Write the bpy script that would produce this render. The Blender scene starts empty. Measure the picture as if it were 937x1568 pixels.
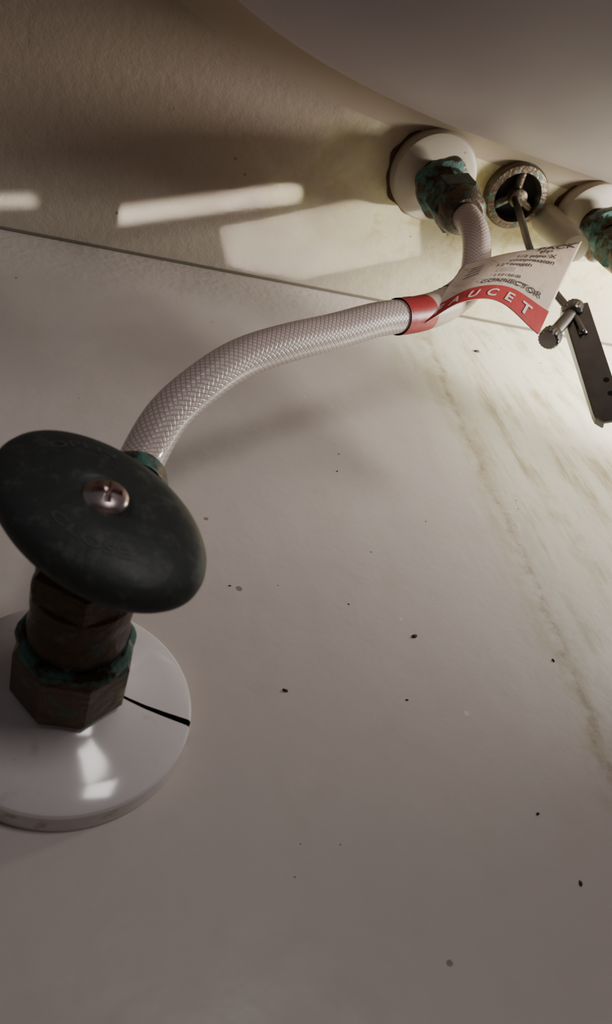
import bpy, bmesh, math, random
from mathutils import Vector, Matrix, noise as mnoise
random.seed(4)
MM=0.001
def V(x,y,z): return Vector((x,y,z))*MM
scene=bpy.context.scene
# ------------------------------------------------------------- node helpers
class NT:
    def __init__(s,name):
        s.m=bpy.data.materials.new(name); s.m.use_nodes=True
        s.t=s.m.node_tree; s.b=s.t.nodes['Principled BSDF']
    def n(s,typ,**kw):
        nd=s.t.nodes.new(typ)
        for k,v in kw.items(): setattr(nd,k,v)
        return nd
    def put(s,sock,val):
        if val is None: return
        if isinstance(val,bpy.types.NodeSocket): s.t.links.new(val,sock)
        else:
            if isinstance(val,(tuple,list)) and len(val)==3 and sock.type=='RGBA': val=(*val,1)
            sock.default_value=val
    def math(s,op,a,b=None,c=None,clamp=False):
        nd=s.n('ShaderNodeMath',operation=op,use_clamp=clamp)
        s.put(nd.inputs[0],a); s.put(nd.inputs[1],b); s.put(nd.inputs[2],c)
        return nd.outputs[0]
    def rng(s,v,a,b,c=0.,d=1.,smooth=True):
        nd=s.n('ShaderNodeMapRange',interpolation_type='SMOOTHSTEP' if smooth else 'LINEAR')
        s.put(nd.inputs[0],v)
        for i,q in enumerate((a,b,c,d)): s.put(nd.inputs[i+1],q)
        return nd.outputs[0]
    def mix(s,f,a,b,bt='MIX'):
        nd=s.n('ShaderNodeMix',data_type='RGBA',blend_type=bt)
        s.put(nd.inputs[0],f); s.put(nd.inputs[6],a); s.put(nd.inputs[7],b)
        return nd.outputs[2]
    def coord(s,which='Object',scale=(1,1,1),loc=(0,0,0)):
        tc=s.n('ShaderNodeTexCoord'); mp=s.n('ShaderNodeMapping')
        s.t.links.new(tc.outputs[which],mp.inputs[0]); mp.inputs['Scale'].default_value=scale
        mp.inputs['Location'].default_value=loc
        return mp.outputs[0]
    def noise(s,vec,scale,detail=3,rough=.5,dist=0):
        nd=s.n('ShaderNodeTexNoise'); s.put(nd.inputs['Vector'],vec)
        nd.inputs['Scale'].default_value=scale; nd.inputs['Detail'].default_value=detail
        nd.inputs['Roughness'].default_value=rough; nd.inputs['Distortion'].default_value=dist
        return nd.outputs['Fac']
    def vor(s,vec,scale):
        nd=s.n('ShaderNodeTexVoronoi'); s.put(nd.inputs['Vector'],vec); nd.inputs['Scale'].default_value=scale
        return nd.outputs['Distance'],nd.outputs['Color']
    def xyz(s,vec):
        nd=s.n('ShaderNodeSeparateXYZ'); s.put(nd.inputs[0],vec); return nd.outputs
    def bump(s,h,strength=.3,dist=.0005):
        nd=s.n('ShaderNodeBump'); s.put(nd.inputs['Height'],h)
        nd.inputs['Strength'].default_value=strength; nd.inputs['Distance'].default_value=dist
        s.t.links.new(nd.outputs[0],s.b.inputs['Normal'])
    def out(s,col=None,rough=None,metal=None,spec=None,**kw):
        s.put(s.b.inputs['Base Color'],col); s.put(s.b.inputs['Roughness'],rough)
        s.put(s.b.inputs['Metallic'],metal); s.put(s.b.inputs['Specular IOR Level'],spec)
        for k,v in kw.items(): s.put(s.b.inputs[k.replace('_',' ')],v)
        return s.m

def speck_mask(N,scale,th,keep,loc=(0,0,0)):
    v=N.coord(loc=loc)
    wob=N.noise(v,900,2)
    d,c=N.vor(v,scale)
    r=N.xyz(c)[0]
    near=N.math('LESS_THAN',N.math('ADD',d,N.math('MULTIPLY',wob,th*.6)),N.math('MULTIPLY',N.xyz(c)[1],th*1.8))
    return N.math('MULTIPLY',near,N.math('GREATER_THAN',r,keep))

def mat_wall():
    N=NT('glazed_wall_paint'); v=N.coord(); X,Y,Z=N.xyz(v)
    big=N.noise(v,9,3); fine=N.noise(v,60,4)
    c=N.mix(big,(.52,.445,.415),(.60,.53,.50))
    c=N.mix(N.rng(fine,.45,.75,0,.25),c,(.46,.39,.35))
    sv=N.coord(scale=(1,1,.14)); sn=N.noise(sv,80,6,.7)
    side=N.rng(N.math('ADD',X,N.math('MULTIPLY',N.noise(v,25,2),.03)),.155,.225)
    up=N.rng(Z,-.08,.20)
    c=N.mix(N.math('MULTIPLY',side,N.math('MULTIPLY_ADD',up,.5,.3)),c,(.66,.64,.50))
    br=N.math('MULTIPLY',N.rng(sn,.44,.64,0,.9),N.rng(N.noise(v,26,5,.65),.33,.58))
    c=N.mix(N.math('MULTIPLY',side,br),c,(.32,.27,.14))
    # rust run near x=.17
    wob=N.math('MULTIPLY',N.math('SUBTRACT',N.noise(v,30,5,.6),.5),.018)
    cx=N.math('ABSOLUTE',N.math('SUBTRACT',N.math('ADD',X,wob),N.rng(Z,-.02,.22,.167,.186,False)))
    run=N.math('MULTIPLY',N.rng(cx,0,.0034,1,0),N.rng(N.noise(v,110,5,.8),.40,.62,.05,1))
    halo=N.math('MULTIPLY',N.rng(cx,0,.013,1,0),N.rng(N.noise(v,60,5,.75),.38,.6,0,.5))
    c=N.mix(halo,c,(.38,.31,.19))
    c=N.mix(N.math('MULTIPLY',run,.65),c,(.25,.18,.10))
    sp=speck_mask(N,130,.10,.90); c=N.mix(N.math('MULTIPLY',sp,.7),c,(.14,.10,.07))
    sp2=speck_mask(N,90,.06,.90,(3,1,2)); c=N.mix(N.math('MULTIPLY',sp2,.5),c,(.78,.73,.67))
    h=N.math('ADD',N.math('MULTIPLY',N.noise(v,35,3),1.0),N.math('MULTIPLY',N.noise(v,400,2),.10))
    h=N.math('ADD',h,N.math('MULTIPLY',sp2,.5))
    h=N.math('ADD',h,N.math('MULTIPLY',N.noise(v,260,4),N.rng(Z,.225,.28,0,.7)))
    N.bump(h,.5,.0011)
    return N.out(c,N.rng(fine,.2,.8,.33,.46),0,.45)
def mat_deck():
    N=NT('dirty_glaze_underside'); v=N.coord()
    big=N.noise(v,14,4); c=N.mix(big,(.29,.215,.165),(.375,.295,.235))
    X,Y,Z=N.xyz(v)
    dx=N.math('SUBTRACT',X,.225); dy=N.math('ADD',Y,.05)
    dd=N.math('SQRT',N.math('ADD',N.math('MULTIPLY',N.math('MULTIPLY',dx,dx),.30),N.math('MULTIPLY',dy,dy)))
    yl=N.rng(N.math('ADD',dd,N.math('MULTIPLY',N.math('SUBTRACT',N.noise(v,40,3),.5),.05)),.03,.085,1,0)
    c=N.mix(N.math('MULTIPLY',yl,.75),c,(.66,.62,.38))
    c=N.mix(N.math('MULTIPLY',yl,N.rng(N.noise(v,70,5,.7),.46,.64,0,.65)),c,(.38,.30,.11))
    nearw=N.rng(N.math('ADD',Y,N.math('MULTIPLY',N.math('SUBTRACT',N.noise(v,30,4),.5),.03)),-.05,-.02,0,.45)
    c=N.mix(nearw,c,(.52,.47,.40))
    sp=speck_mask(N,150,.10,.8); c=N.mix(N.math('MULTIPLY',sp,.7),c,(.16,.09,.05))
    sp2=speck_mask(N,60,.08,.92,(1,2,0)); c=N.mix(sp2,c,(.20,.12,.05))
    N.bump(N.math('ADD',N.noise(v,180,5,.65),N.math('MULTIPLY',sp,.4)),.38,.0011)
    return N.out(c,.6,0,.35)
def mat_bowl():
    N=NT('sink_bowl_glaze'); v=N.coord(); X,Y,Z=N.xyz(v)
    c=N.mix(N.noise(v,12,3),(.37,.325,.335),(.44,.395,.40))
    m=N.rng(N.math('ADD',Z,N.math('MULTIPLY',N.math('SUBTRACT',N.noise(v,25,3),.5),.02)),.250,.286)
    c=N.mix(m,c,(.34,.27,.20))  # soft brown fillet shading near the deck, mixed into the bowl colour
    c=N.mix(N.math('MULTIPLY',speck_mask(N,60,.07,.9),.8),c,(.15,.12,.1))
    N.bump(N.noise(v,45,3),.25,.001)
    return N.out(c,.5,0,.4)
def mat_floor():
    N=NT('floor_tile'); v=N.coord()
    b=N.n('ShaderNodeTexBrick'); N.put(b.inputs['Vector'],v); b.inputs['Scale'].default_value=4
    b.inputs['Color1'].default_value=(.35,.32,.29,1); b.inputs['Color2'].default_value=(.38,.34,.31,1)
    b.inputs['Mortar'].default_value=(.15,.14,.13,1); b.offset=0; b.inputs['Brick Width'].default_value=.5;b.inputs['Row Height'].default_value=.5
    return N.out(b.outputs[0],.4)
def mat_white(name,c1=(.64,.57,.58),c2=(.72,.66,.66),rough=.12,dirt=.4,rim=False):
    N=NT(name); v=N.coord()
    c=N.mix(N.noise(v,30,3),c1,c2)
    c=N.mix(N.math('MULTIPLY',speck_mask(N,260,.16,.82),dirt),c,(.2,.15,.09))
    c=N.mix(N.rng(N.noise(v,120,4,.6),.60,.76,0,dirt),c,(.36,.30,.18))
    if rim:
        X,Y,Z=N.xyz(v)
        m=N.math('MULTIPLY',N.rng(Y,-.0062,-.005),N.rng(N.noise(v,95,3,.6),.55,.66))
        c=N.mix(N.math('MULTIPLY',m,.8),c,(.25,.20,.11))
    N.bump(N.noise(v,90,2),.06,.0005)
    return N.out(c,rough,0,.55)
def mat_bronze(name,amt=.5,base=(.085,.052,.027)):
    N=NT(name); v=N.coord()
    n1=N.noise(v,170,5,.6); n2=N.noise(v,420,4,.6)
    c=N.mix(n2,base,tuple(q*.3 for q in base))
    g=N.mix(n2,(.015,.06,.052),(.14,.28,.25))
    m=N.rng(n1,.64-amt*.3,.78-amt*.3,0,.9)
    c=N.mix(m,c,g)
    N.bump(N.math('ADD',n1,n2),.6,.0008)
    return N.out(c,N.rng(m,0,1,.36,.85),N.rng(m,0,1,.55,0),.4)
def mat_handle():
    N=NT('black_handle_plastic'); v=N.coord()
    c=N.mix(N.noise(v,90,4),(.020,.023,.023),(.036,.040,.039))
    c=N.mix(N.rng(N.noise(v,210,5,.7),.50,.75,0,.45),c,(.14,.15,.14))
    N.bump(N.noise(v,300,3),.3,.0006)
    return N.out(c,.5,0,.42)
def mat_simple(name,col,rough=.5,metal=0,var=.25):
    N=NT(name); v=N.coord()
    c=N.mix(N.noise(v,150,3),col,tuple(q*(1-var) for q in col))
    return N.out(c,rough,metal)
def mat_hose():
    N=NT('braided_vinyl'); uv=N.coord('UV'); U,W,_=N.xyz(uv)
    k=20
    a=N.math('MULTIPLY',N.math('ADD',U,N.math('MULTIPLY',W,.95)),k)
    b=N.math('MULTIPLY',N.math('SUBTRACT',U,N.math('MULTIPLY',W,.95)),k)
    def line(q):
        f=N.math('ABSOLUTE',N.math('SUBTRACT',N.math('FRACT',q),.5))
        return N.rng(f,.0,.24,1,0)
    l=N.math('MAXIMUM',line(a),line(b))
    v=N.coord()
    body=N.mix(N.noise(v,40,3),(.70,.57,.535),(.60,.48,.445))
    c=N.mix(l,body,(.40,.305,.285))
    N.bump(N.math('SUBTRACT',1.,l),.3,.0004)
    return N.out(c,.28,0,.6,Subsurface_Weight=.2,Subsurface_Radius=(.003,.002,.002),Coat_Weight=.9,Coat_Roughness=.07)
def mat_paper(name,c):
    N=NT(name); v=N.coord()
    cc=N.mix(N.noise(v,70,4,.6),c,tuple(q*.78 for q in c))
    cc=N.mix(N.rng(N.noise(v,200,4),.55,.72,0,.5),cc,(.34,.22,.10) if c[1]>.2 else (.2,.03,.02))
    N.bump(N.noise(v,90,3),.3,.0012)
    return N.out(cc,.42,0,.4)
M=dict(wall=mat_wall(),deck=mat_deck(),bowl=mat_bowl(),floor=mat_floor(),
  esc=mat_white('white_escutcheon',rim=True),washer=mat_white('white_plastic_washer',(.33,.275,.21),(.43,.37,.30),.4,.9),
  br=mat_bronze('tarnished_bronze',.14),brg=mat_bronze('verdigris_bronze',.68),brb=mat_bronze('brass_nut',.36,(.15,.105,.07)),
  handle=mat_handle(),screw=mat_simple('pinkish_steel',(.68,.53,.51),.25,1),hose=mat_hose(),
  cream=mat_paper('cream_label_paper',(.62,.48,.385)),red=mat_paper('red_label_ink',(.42,.022,.028)),
  ink=mat_simple('black_ink',(.03,.025,.025),.6),white=mat_simple('white_ink',(.72,.62,.55),.5),
  steel=mat_simple('dark_steel',(.22,.21,.20),.28,1,.4),black=mat_simple('dark_gap',(.012,.01,.009),.9),
  caulk=mat_simple('old_caulk',(.15,.12,.09),.8),pipe=mat_simple('plastic_tube',(.42,.38,.30),.4))

# ------------------------------------------------------------- mesh helpers
def link(me,name,mats,parent=None,smooth=True,auto=None):
    ob=bpy.data.objects.new(name,me); scene.collection.objects.link(ob)
    for m in (mats if isinstance(mats,(list,tuple)) else [mats]): me.materials.append(m)
    for p in me.polygons: p.use_smooth=smooth
    if auto is not None and smooth:
        me.set_sharp_from_angle(angle=math.radians(auto))
    if parent: ob.parent=parent
    return ob
def empty(name,loc=(0,0,0)):
    e=bpy.data.objects.new(name,None); e.empty_display_size=.01; scene.collection.objects.link(e); return e
def basis(axis):
    a=Vector(axis).normalized()
    u=Vector((1,0,0)) if abs(a.x)<.8 else Vector((0,0,1))
    u=(u-a*u.dot(a)).normalized(); w=a.cross(u); return a,u,w
def rev(name,prof,origin,axis,mat,segs=48,sx=1,sy=1,rot=0,parent=None,smooth=True,auto=35,gap=None,cap=True,shape=None):
    """profile of (radius,height) in mm swept round axis."""
    a,u,w=basis(axis); o=V(*origin); bm=bmesh.new(); rings=[]
    if gap: n=segs+1; angs=[gap[1]+ (2*math.pi-(gap[1]-gap[0]))*i/segs for i in range(n)]
    else: n=segs; angs=[2*math.pi*i/segs for i in range(n)]
    cr,sr=math.cos(rot),math.sin(rot)
    for r,h in prof:
        ring=[]
        for t in angs:
            k=shape(t,r) if shape else 1
            x=r*sx*k*math.cos(t); y=r*sy*k*math.sin(t)
            if not gap: x,y=x*cr-y*sr,x*sr+y*cr
            ring.append(bm.verts.new(o+(u*x+w*y+a*h)*MM))
        rings.append(ring)
    for i in range(len(rings)-1):
        for j in range(n if not gap else n-1):
            k=(j+1)%n
            bm.faces.new((rings[i][j],rings[i][k],rings[i+1][k],rings[i+1][j]))
    if cap and not gap:
        for ring,pr in ((rings[0],prof[0]),(rings[-1],prof[-1])):
            if pr[0]>0.01: bm.faces.new(ring)
    bmesh.ops.remove_doubles(bm,verts=bm.verts,dist=1e-7)
    bmesh.ops.recalc_face_normals(bm,faces=bm.faces)
    me=bpy.data.meshes.new(name); bm.to_mesh(me); bm.free()
    return link(me,name,mat,parent,smooth,auto)
def hexnut(name,r,h0,h1,origin,axis,mat,parent,rot=0,ch=1.2,n=6):
    return rev(name,[(r*.55,h0),(r*.92,h0),(r,h0+ch),(r,h1-ch),(r*.92,h1),(r*.5,h1)],origin,axis,mat,segs=n,rot=rot,parent=parent,smooth=False)
def cr_spline(pts,n=12):
    P=[Vector(p) for p in pts]; P=[2*P[0]-P[1]]+P+[2*P[-1]-P[-2]]; out=[]
    for i in range(1,len(P)-2):
        for k in range(n):
            t=k/n; a,b,c,d=P[i-1:i+3]
            out.append(.5*((2*b)+(c-a)*t+(2*a-5*b+4*c-d)*t*t+(3*b-a-3*c+d)*t**3))
    out.append(P[-2]); return out
def sweep(name,pts,rad,mat,segs=40,parent=None,n=12,cap=True):
    C=cr_spline(pts,n); 
    for _ in range(4): C=[C[0]]+[(C[i-1]+2*C[i]+C[i+1])/4 for i in range(1,len(C)-1)]+[C[-1]]
    bm=bmesh.new(); uvl=bm.loops.layers.uv.new('UVMap'); up=None; rings=[]; L=[0]
    R0=rad if not callable(rad) else rad(0)
    for i,c in enumerate(C):
        t=(C[min(i+1,len(C)-1)]-C[max(i-1,0)]).normalized()
        if up is None: _,up,_=basis(t)
        up=(up-t*up.dot(t)).normalized(); w=t.cross(up)
        if i: L.append(L[-1]+(C[i]-C[i-1]).length)
        r=rad(i/(len(C)-1)) if callable(rad) else rad
        rings.append([bm.verts.new((c+(up*math.cos(q)+w*math.sin(q))*r)*MM) for q in [2*math.pi*j/segs for j in range(segs)]])
    circ=2*math.pi*R0
    for i in range(len(rings)-1):
        for j in range(segs):
            k=(j+1)%segs
            f=bm.faces.new((rings[i][j],rings[i][k],rings[i+1][k],rings[i+1][j]))
            for lp,(a,b) in zip(f.loops,((j,i),(j+1,i),(j+1,i+1),(j,i+1))): lp[uvl].uv=(a/segs,L[b]/circ)
    if cap: bm.faces.new(rings[0]); bm.faces.new(rings[-1])
    bmesh.ops.recalc_face_normals(bm,faces=bm.faces)
    me=bpy.data.meshes.new(name); bm.to_mesh(me); bm.free()
    return link(me,name,mat,parent),C
def box(name,lo,hi,mat,parent=None,bev=0):
    bm=bmesh.new(); bmesh.ops.create_cube(bm,size=1)
    lo,hi=V(*lo),V(*hi)
    for v in bm.verts: v.co=Vector([lo[i]+(v.co[i]+.5)*(hi[i]-lo[i]) for i in range(3)])
    if bev: bmesh.ops.bevel(bm,geom=bm.edges[:],offset=bev*MM,segments=3,affect='EDGES')
    me=bpy.data.meshes.new(name); bm.to_mesh(me); bm.free()
    return link(me,name,mat,parent,smooth=False)
def join(obs,name):
    bpy.ops.object.select_all(action='DESELECT')
    for o in obs: o.select_set(True)
    bpy.context.view_layer.objects.active=obs[0]; bpy.ops.object.join(); obs[0].name=name; return obs[0]
def text_mesh(s,bold=False):
    cu=bpy.data.curves.new('txt','FONT'); cu.body=s; cu.size=1; cu.resolution_u=3
    if bold: cu.offset=.025
    ob=bpy.data.objects.new('txt',cu); scene.collection.objects.link(ob)
    bpy.context.view_layer.update()
    me=bpy.data.meshes.new_from_object(ob.evaluated_get(bpy.context.evaluated_depsgraph_get()))
    bpy.data.objects.remove(ob)
    bm=bmesh.new(); bm.from_mesh(me)
    bmesh.ops.subdivide_edges(bm,edges=[e for e in bm.edges if e.calc_length()>.25],cuts=2)
    xs=[v.co.x for v in bm.verts]
    return me,bm,min(xs),max(xs)

# ------------------------------------------------------------- room
box('wall_back',(-900,0,-450),(1100,30,900),M['wall'])
box('floor',(-900,-1200,-480),(1100,0,-450),M['floor'])

# ------------------------------------------------------------- sink
DZ=290
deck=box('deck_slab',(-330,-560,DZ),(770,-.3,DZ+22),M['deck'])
def bowl():
    bm=bmesh.new(); cx,cy=222,-265; a,b=246,159; e=3.3; prof=[]
    for i in range(17):
        t=i/16*math.pi/2; prof.append((26*(1-math.sin(t)),1,DZ+1-22*(1-math.cos(t))))
    for i in range(1,41):
        q=i/40; prof.append((0,max(0.0,(1-q**2.7))**(1/2.2),DZ-21-129*q))
    rings=[]; n=160
    for o,s,z in prof:
        ring=[]
        for j in range(n):
            t=2*math.pi*j/n; c,sn=math.cos(t),math.sin(t)
            x=(a*s+o)*math.copysign(abs(c)**(2/e),c); y=(b*s+o)*math.copysign(abs(sn)**(2/e),sn)
            y+=.055*x*max(0,(y/b))
            ring.append(bm.verts.new(V(cx+x,cy+y,z)))
        rings.append(ring)
    for i in range(len(rings)-1):
        for j in range(n):
            k=(j+1)%n; bm.faces.new((rings[i][j],rings[i][k],rings[i+1][k],rings[i+1][j]))
    bmesh.ops.remove_doubles(bm,verts=bm.verts,dist=1e-6)
    bmesh.ops.recalc_face_normals(bm,faces=bm.faces)
    me=bpy.data.meshes.new('bowl'); bm.to_mesh(me); bm.free()
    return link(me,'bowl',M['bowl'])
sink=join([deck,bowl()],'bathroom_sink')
cb,_=sweep('caulk_bead',[(-330,-.6,DZ-.2),(0,-.6,DZ-.3),(300,-.6,DZ-.2),(770,-.6,DZ-.3)],.8,M['caulk'],segs=10)

# ------------------------------------------------------------- escutcheon
OUT=(0,-1,0)
esc=empty('escutcheon_plate')
prof=[(31.6,0),(32.5,.4),(32.7,6.4),(32.3,7.2),(31.6,7.6),(26,8.9),(20,10.5),(15.5,12.2),(12.5,13.6),(11.4,13.8),(11.2,12)]
a,u,w=basis(OUT)
sd=Vector((.975,0,-.22)); ang=math.atan2(sd.dot(w),sd.dot(u))
rev('split_flange',prof,(0,0,0),OUT,M['esc'],segs=120,parent=esc,gap=(ang-.03,ang+.03),auto=22)
rev('dark_backing',[(29.5,.5),(29.5,3.0),(11,9.5)],(0,0,0),OUT,M['black'],segs=64,parent=esc)

# ------------------------------------------------------------- valve
val=empty('shutoff_valve')
rev('supply_stub',[(8,-2),(8,30)],(0,0,0),OUT,M['br'],parent=val)
hexnut('compression_nut',14.8,13.5,32,(0,0,0),OUT,M['brb'],val,rot=.25,ch=2.4,n=8)
rev('nut_collar',[(14,31),(13.8,32.4),(12.6,33.6),(11,33.8),(10.6,31)],(0,0,0),OUT,M['brg'],parent=val,
    shape=lambda t,r:1+.03*math.sin(5*t)+.02*math.sin(11*t))
rev('valve_body',[(11,30),(11.6,33),(12,38),(11.2,42),(11.8,45),(11.8,50),(10.5,52)],(0,0,0),OUT,M['br'],parent=val,auto=25)
hexnut('packing_nut',12.8,49.5,60,(0,0,0),OUT,M['br'],val,rot=.5,ch=1.6)
pr=[]; h=59.5
while h<65: pr+=[(10.6,h),(9.9,h+.7)]; h+=1.4
rev('threaded_bonnet',pr+[(7,66),(6,69)],(0,0,0),OUT,M['br'],parent=val,auto=20)
rev('valve_stem',[(3.6,60),(3.6,74)],(0,0,1),OUT,M['br'],parent=val)
o0=Vector((2,-41,0)); o1=Vector((15,-45,55)); od=(o1-o0).normalized()
rev('outlet_branch',[(8.5,3),(8.2,30),(7,31)],tuple(o0),tuple(od),M['br'],parent=val)
hexnut('outlet_nut',9.6,30,46,tuple(o0),tuple(od),M['br'],val,rot=.2)
rev('outlet_collar',[(9.4,45),(9.4,48.5),(8.8,50.5),(8.0,51.5),(6.9,51.8)],tuple(o0),tuple(od),M['brg'],parent=val,
    shape=lambda t,r:1+.03*math.sin(4*t))
# oval handle, stamped flat-domed face, seated slightly crooked on the stem
HAX=Vector((.09,-1,-.09)).normalized(); HO=Vector((-5.3,0,9.6))
hp=[(0,75.2),(.20,75.2),(.225,76.0),(.27,76.2),(.42,76.0),(.60,75.4),(.76,74.5),(.88,73.4),(.95,72.2),(.985,70.8),(1.0,69.2),(.995,67.8),(.97,66.8),(.93,66.6),(.88,67.6),(.6,69),(.3,69.5),(.12,69.3)]
ah,uh,wh=basis(HAX); ld=Vector((.71,0,-.70)).normalized(); hang=math.atan2(ld.dot(wh),ld.dot(uh))
SY=.69; HR=27.2
rev('oval_handle',[(r*HR,h) for r,h in hp],tuple(HO),tuple(HAX),M['handle'],segs=96,sx=1,sy=SY,rot=hang,parent=val,auto=70)
def hface(r):
    for (r0,h0),(r1,h1) in zip(hp[:-1],hp[1:]):
        if r0<=r<=r1 and r1>r0: return h0+(h1-h0)*(r-r0)/(r1-r0)
    return 75
emb=mat_simple('worn_stamp',(.055,.06,.058),.6)
def stamp(s,a0,a1,rf,size,name):
    me,bm,x0,x1=text_mesh(s,True)
    for v in bm.verts:
        t=a0+(a1-a0)*(v.co.x-x0)/(x1-x0); r=rf+(v.co.y-.35)*size*(1 if a1<a0 else -1)
        x=r*HR*math.cos(t); y=r*HR*SY*math.sin(t)
        x,y=x*math.cos(hang)-y*math.sin(hang),x*math.sin(hang)+y*math.cos(hang)
        v.co=(HO+uh*x+wh*y+ah*(hface(r)+.12))*MM
    bm.to_mesh(me); bm.free(); link(me,name,emb,val,smooth=False)
def ovalang(x,z):
    p=Vector((x,0,z)); X=p.dot(uh); Y=p.dot(wh)
    X,Y=X*math.cos(-hang)-Y*math.sin(-hang),X*math.sin(-hang)+Y*math.cos(-hang)
    return math.atan2(Y/SY,X)
t0=ovalang(-11,-6); t1=ovalang(5,-14)
if abs(t1-t0)>math.pi: t1+=2*math.pi*(1 if t1<t0 else -1)
stamp('CLOSE',t0,t1,.62,.15,'stamp_lower')
t0=ovalang(-11,12); t1=ovalang(2,12)
if abs(t1-t0)>math.pi: t1+=2*math.pi*(1 if t1<t0 else -1)
stamp('OPEN',t0,t1,.66,.14,'stamp_upper')
def screw():
    bm=bmesh.new(); a,u,w=ah,uh,wh; o=HO*MM; rings=[]
    R=[0,.6,1.2,1.8,2.4,3.2,4.0,4.6,5.0,5.1]; n=64
    for r in R:
        ring=[]
        for j in range(n):
            t=2*math.pi*j/n+.3; x,y=r*math.cos(t),r*math.sin(t)
            h=75.6+2.4*math.sqrt(max(0,1-(r/5.12)**2))
            q=min(abs(x),abs(y)); 
            if q<.55 and r<3.0: h-=1.5
            ring.append(bm.verts.new(o+(u*x+w*y+a*h)*MM))
        rings.append(ring)
    rings.append([bm.verts.new(o+(u*5.1*math.cos(2*math.pi*j/n+.3)+w*5.1*math.sin(2*math.pi*j/n+.3)+a*74)*MM) for j in range(n)])
    for i in range(len(rings)-1):
        for j in range(n):
            k=(j+1)%n; bm.faces.new((rings[i][j],rings[i][k],rings[i+1][k],rings[i+1][j]))
    bmesh.ops.remove_doubles(bm,verts=bm.verts,dist=1e-7); bmesh.ops.recalc_face_normals(bm,faces=bm.faces)
    me=bpy.data.meshes.new('s'); bm.to_mesh(me); bm.free(); link(me,'handle_screw',M['screw'],val,auto=40)
screw()

# ------------------------------------------------------------- hoses
hpts=[(13.5,-44.5,46),(15,-45.5,55),(22,-52,69),(33,-57,82),(46,-60,95),(63,-61,108),(83,-61,122),(105,-62,137),(126,-61,150),(146,-61,167),(162,-64,186),(168,-71,203),(170,-76,218),(170,-77,232)]
hose=empty('braided_supply_hose')
_,HC=sweep('hose_tube',hpts,6.6,M['hose'],segs=56,parent=hose,n=14)
h2=empty('braided_supply_hose.001')
sweep('hose_tube_2',[(272,-77,232),(274,-76,218),(285,-70,196),(308,-62,172),(350,-58,140),(400,-60,80),(420,-60,0)],6.6,M['hose'],segs=40,parent=h2)
tag=empty('paper_hose_label')
def nearest(p): 
    p=Vector(p); return min(range(len(HC)),key=lambda i:(HC[i]-p).length)
i0,i1,i2=nearest((114,-61.5,142)),nearest((129,-61,152)),nearest((163,-65,188))
sweep('wrap_red',[tuple(HC[i]) for i in range(i0,i1+1)],7.25,M['red'],segs=48,parent=tag,n=1,cap=False)
sweep('wrap_cream',[tuple(HC[i]) for i in range(i1,i2+1)],7.2,M['cream'],segs=48,parent=tag,n=1,cap=False)
def wrapprint(name,ia,ib,c0,c1,mat,off=7.4):
    bm=bmesh.new(); g=[]
    for i in range(ia,ib+1):
        t=(HC[i+1]-HC[i-1]).normalized(); f=Vector((0,-1,0)); f=(f-t*f.dot(t)).normalized(); s=t.cross(f)
        g.append([bm.verts.new((HC[i]+(f*math.cos(q)+s*math.sin(q))*off)*MM) for q in [math.radians(c0+(c1-c0)*k/10) for k in range(11)]])
    for i in range(len(g)-1):
        for j in range(10): bm.faces.new((g[i][j],g[i+1][j],g[i+1][j+1],g[i][j+1]))
    me=bpy.data.meshes.new(name); bm.to_mesh(me); bm.free(); link(me,name,mat,tag)
for k,(c0,c1) in enumerate(((-70,-52),(-44,-30),(-20,-8),(4,14))):
    wrapprint('wrap_line_%d'%k,i1+8+3*k,i1+9+3*k,c0,c1+20,M['ink'])
wrapprint('wrap_letter_a',i0+3,i0+5,-50,-22,M['cream'])
bot=[(125,-62,140),(143,-68,152),(165,-68,161),(186,-60,156)]
top=[(153,-73,181),(178,-77,195),(200,-80,205),(224,-83,214)]
BC=cr_spline(bot,20); TC=cr_spline(top,20)
def crv(C,u):
    x=max(0,min(.99999,u))*(len(C)-1); i=int(x); return C[i].lerp(C[i+1],x-i)
def S(u,v):
    p=crv(BC,u).lerp(crv(TC,u),v)
    p=p+Vector((.0,-1.,.3))*(2.2*math.sin(math.pi*v)*(1-.4*u)+.8*math.sin(5*u+2*v)*u)
    return p
def Nrm(u,v):
    e=.01; n=(S(u+e,v)-S(u-e,v)).cross(S(u,v+e)-S(u,v-e)).normalized()
    return n if n.y<0 else -n
def sheet(name,v0,v1,mat,off=0,nu=60,nv=24,u0=0,u1=1):
    bm=bmesh.new(); g=[[bm.verts.new((S(u0+(u1-u0)*i/nu,v0+(v1-v0)*j/nv)+Nrm(min(.985,max(.015,u0+(u1-u0)*i/nu)),v0+(v1-v0)*j/nv)*off)*MM) for j in range(nv+1)] for i in range(nu+1)]
    for i in range(nu):
        for j in range(nv): bm.faces.new((g[i][j],g[i+1][j],g[i+1][j+1],g[i][j+1]))
    me=bpy.data.meshes.new(name); bm.to_mesh(me); bm.free()
    return link(me,name,mat,tag)
sh=sheet('label_sheet',0,1,M['cream']); md=sh.modifiers.new('t','SOLIDIFY'); md.thickness=.00025; md.offset=0
sheet('red_band',0,.21,M['red'],.3,nv=8)
def text(s,u0,v0,hh,width,mat,bold=False):
    me,bm,x0,x1=text_mesh(s,bold)
    for v in bm.verts:
        u=u0+(v.co.x-x0)/(x1-x0)*width; vv=v0+v.co.y/.7*hh
        u=min(.985,max(.015,u)); v.co=(S(u,vv)+Nrm(u,min(.98,max(.02,vv)))*.55)*MM
    bm.to_mesh(me); bm.free()
    return link(me,'print_'+s.split()[0].lower().replace('/','_').replace('"',''),mat,tag,smooth=False)
text('F  A  U  C  E  T',.06,.05,.10,.82,M['white'],True)
text('CONNECTOR',.36,.26,.058,.54,M['ink'],True)
text('112-16 B',.44,.36,.04,.24,M['ink'],True)
text('12" length',.38,.57,.055,.32,M['ink'],True)
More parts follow.
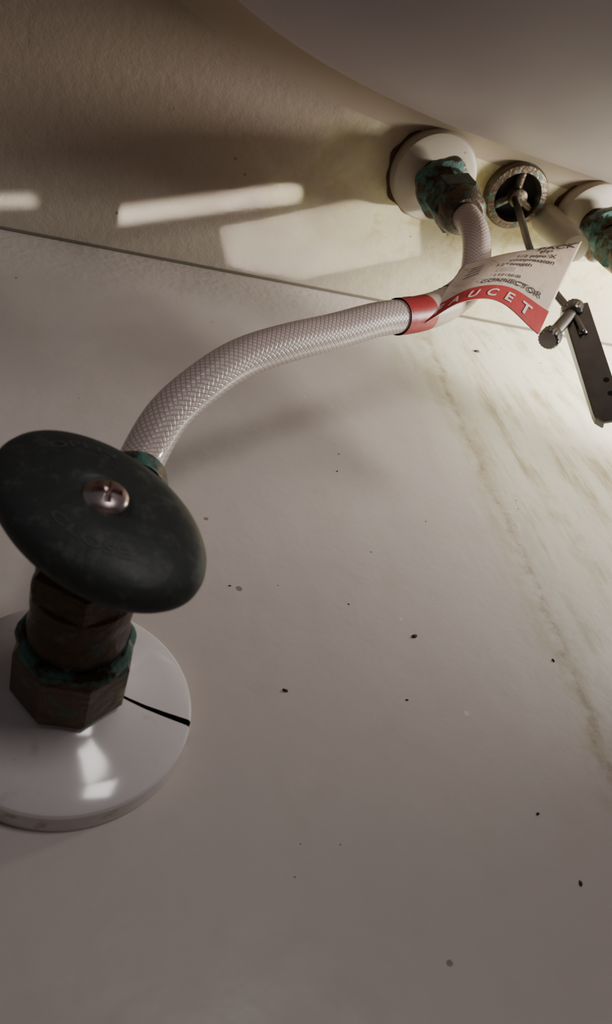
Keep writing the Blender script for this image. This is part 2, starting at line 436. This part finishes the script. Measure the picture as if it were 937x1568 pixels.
text('compression',.46,.665,.06,.40,M['ink'],True)
text('1/2 pipe X',.50,.755,.06,.35,M['ink'],True)
text('PP',.68,.84,.055,.11,M['ink'],True)
text('PACK',.64,.915,.07,.33,M['ink'],True)
for k,(a0,a1,b0,b1) in enumerate([(.42,.58,.45,.455),(.42,.58,.51,.515),(.42,.425,.45,.515),(.575,.58,.45,.515),(.45,.55,.480,.485)]):
    sheet('print_box_%d'%k,b0,b1,M['ink'],.5,nu=8,nv=1,u0=a0,u1=a1)
for k in range(4):
    sheet('print_fine_%d'%k,.50+.07*k,.512+.07*k,M['ink'],.5,nu=10,nv=1,u0=.12,u1=.26-.01*k)

# ------------------------------------------------------------- faucet underside parts
fau=empty('faucet_shanks')
DN=(0,0,-1)
rust=mat_simple('rust_crust',(.08,.042,.02),.9)
def shank(x,y,hx):
    o=(x,y,DZ)
    rev('rust_ring',[(20,-.4),(24.8,-.4),(24.4,1.2),(22,1.4)],o,DN,rust,segs=72,parent=fau,shape=lambda t,r:1+.025*math.sin(7*t)+.02*math.sin(13*t+1))
    rev('washer',[(8,-.5),(22.5,-.5),(23.2,.6),(23.2,7),(22.3,8.5),(20,9.2),(10,9.4),(9,8)],o,DN,M['washer'],segs=72,parent=fau)
    pr=[(8.6,5)]; h=9
    while h<40: pr+= [(9.1,h),(8.3,h+.8)]; h+=1.6
    rev('threaded_shank',pr,o,DN,M['br'],parent=fau,auto=20)
    rev('lock_nut',[(8,17),(12,17),(13.4,18),(14.2,20),(14.2,24.5),(12,26),(10.4,31),(8,31.5)],o,DN,M['brg'],parent=fau,segs=60,
        shape=lambda t,r:1+(.14*max(0,math.cos(4*t+.6)) if r>12 else 0))
    hexnut('coupling_nut',14,34,50,o,DN,M['brg'],fau,rot=hx,ch=2)
    rev('coupling_collar',[(12,49),(11.8,53),(10.4,56.5),(8.5,58),(6.8,58)],o,DN,M['brb'],parent=fau,shape=lambda t,r:1+.02*math.sin(5*t))
shank(170,-77,.3); shank(273,-74,.7)
o=(221,-77,DZ)
rev('centre_ring',[(9.5,-1),(17.5,-1),(18,1),(18,5),(17,6.5),(13.5,7),(13,5.5),(12.5,-1)],o,DN,M['brb'],parent=fau,segs=64)
rev('centre_cavity',[(12.8,.4),(3,.5),(0,.5)],o,DN,M['black'],parent=fau,cap=False)
for k in range(3):
    t=k*2.094+.4; c,s=math.cos(t),math.sin(t)
    sweep('ring_web_%d'%k,[(221+3*c,-77+3*s,DZ-3),(221+8*c,-77+8*s,DZ-3),(221+13*c,-77+13*s,DZ-3.5)],2.2,M['brb'],segs=12,parent=fau,n=3)
rev('rod_guide',[(5,1),(5,8),(3.5,9)],o,DN,M['brb'],parent=fau)
rev('spout_tube',[(8.5,-1),(8.5,34),(7.5,40),(5,41)],(247,-68,DZ),DN,M['pipe'],parent=fau)

rod=empty('popup_lift_rod')
sweep('rod',[(220,-77,288),(213,-74,255),(208,-69,225),(212,-63,200),(218,-59.5,184),(218,-57,170)],1.9,M['steel'],segs=16,parent=rod,n=6)
def strap():
    A=Vector((220,-62,189)); B=Vector((217,-42,122)); d=(B-A).normalized()
    nrm=Vector((-.45,-.89,0)); nrm=(nrm-d*nrm.dot(d)).normalized(); s=d.cross(nrm)
    L=(B-A).length; T=1.4; W=5.9; bm=bmesh.new()
    sec=[(-W,-T/2),(-W,T/2),(W,T/2),(W+.6,0),(W+.6,-6.5),(W-.7,-6.5),(W-.7,-T/2)]
    K=24; rings=[]
    for k in range(K+1):
        q=k/K; sh=1 if q<.93 else math.sqrt(max(.15,1-((q-.93)/.075)**2*.75))
        rings.append([bm.verts.new((A+d*L*q+s*(x*sh)+nrm*y*(1 if y>-1 else (1-.45*q)))*MM) for x,y in sec])
    n=len(sec)
    for k in range(K):
        for j in range(n): bm.faces.new((rings[k][j],rings[k][(j+1)%n],rings[k+1][(j+1)%n],rings[k+1][j]))
    bm.faces.new(rings[0]); bm.faces.new(rings[-1])
    bmesh.ops.recalc_face_normals(bm,faces=bm.faces)
    me=bpy.data.meshes.new('strap'); bm.to_mesh(me); bm.free(); link(me,'clevis_strap',M['steel'],rod,smooth=False)
    for k in range(3):
        c=A+d*(L*(.68+.11*k))+nrm*(T/2)-s*3.0
        rev('strap_hole_%d'%k,[(1.3,0),(1.3,.15),(1.0,.15),(0,.15)],tuple(c),tuple(nrm),M['black'],segs=20,parent=rod,cap=False)
    E=Vector((219,-60,187)); Fp=Vector((197,-54,163)); dd=(Fp-E).normalized(); LL=(Fp-E).length
    rev('thumb_screw',[(4.4,-4),(4.8,-3),(4.8,2.0),(4.2,2.8),(2.9,3),(2.9,LL-7),(4.3,LL-6.6),(4.7,LL-6),(4.7,LL-.8),(4.0,LL),(1,LL+.2)],tuple(E),tuple(dd),M['steel'],segs=36,parent=rod,
        shape=lambda t,r:1+(.04*math.cos(18*t) if r>4.5 else 0))
strap()

# ------------------------------------------------------------- dirt crumbs on wall
def crumbs():
    bm=bmesh.new()
    L=[(113,33,1.2),(63,9.5,.95),(102.6,7,.55),(133,-31.7,.7),(137.5,-52,.9),(50.7,51,.5),(218,248,2.0),(92,46,.4),(165,25,.8),(104,120,.5)]
    for _ in range(8): L.append((random.uniform(30,200),random.uniform(-60,150),random.uniform(.2,.35)))
    for x,z,r in L:
        mt=Matrix.Translation(V(x,-.12*r,z))@Matrix.Rotation(random.uniform(0,3),4,'Y')@Matrix.Diagonal((r*MM,.4*r*MM,.6*r*MM,1))
        g=bmesh.ops.create_icosphere(bm,subdivisions=2,radius=1,matrix=mt)
        for v in g['verts']: v.co+=Vector((random.uniform(-1,1),0,random.uniform(-1,1)))*.12*r*MM
    me=bpy.data.meshes.new('c'); bm.to_mesh(me); bm.free(); link(me,'dirt_specks',mat_simple('dirt',(.035,.035,.028),.8))
crumbs()

# ------------------------------------------------------------- lights
def aim(ob,tgt): ob.rotation_euler=(Vector(tgt)*MM-ob.location).to_track_quat('-Z','Y').to_euler()
def area(name,loc,tgt,size,power,col,sy=None,spread=180):
    l=bpy.data.lights.new(name,'AREA'); l.size=size*MM; l.energy=power; l.color=col
    if sy: l.shape='RECTANGLE'; l.size_y=sy*MM
    l.spread=math.radians(spread)
    o=bpy.data.objects.new(name,l); scene.collection.objects.link(o); o.location=V(*loc); aim(o,tgt); return o
def beam(name,start,end,length,width,ang,power,col,spread=1.0):
    """narrow slit of light travelling upward; ang = heading of the long side on the deck"""
    o=area(name,start,end,length,power,col,width,spread)
    z=(Vector(start)-Vector(end)).normalized(); x=Vector((math.cos(math.radians(ang)),math.sin(math.radians(ang)),0)); x=(x-z*x.dot(z)).normalized(); y=z.cross(x)
    o.rotation_euler=Matrix((x,y,z)).transposed().to_euler(); return o
area('room_light',(150,-540,-40),(60,0,0),95,.56,(1,.95,.92))
area('side_lamp',(440,-115,150),(300,-5,225),60,1.3,(1,.985,.90),None,110)
beam('slit_light_a',(58,-35,-380),(58,-35,290),96,8,-20,.0048,(1,.96,.9),.7)
beam('slit_light_b',(-44,-14,-380),(-44,-14,290),34,5,-14,.0008,(1,.96,.9),.8)
beam('slit_light_c',(124,-24,-380),(124,-28,290),108,38,-24,.0125,(1,.96,.88),.5)
w=bpy.data.worlds.new('dim_room'); scene.world=w; w.use_nodes=True
w.node_tree.nodes['Background'].inputs[0].default_value=(.97,.95,1,1); w.node_tree.nodes['Background'].inputs[1].default_value=.08

# ------------------------------------------------------------- camera
cd=bpy.data.cameras.new('camera'); cam=bpy.data.objects.new('camera',cd); scene.collection.objects.link(cam)
back=Vector((-.316,-.615,-.720)).normalized(); upv=Vector((-.092,-.735,.669)); upv=(upv-back*upv.dot(back)).normalized(); rt=upv.cross(back)
R=Matrix((rt,upv,back)).transposed().to_4x4(); cam.matrix_world=Matrix.Translation(V(-12,-189,-129))@R
cd.sensor_fit='VERTICAL'; cd.sensor_height=36; cd.sensor_width=36; cd.lens=36*1230/1568; cd.clip_start=.01; cd.clip_end=20
cd.dof.use_dof=True; cd.dof.focus_distance=.30; cd.dof.aperture_fstop=22
scene.camera=cam
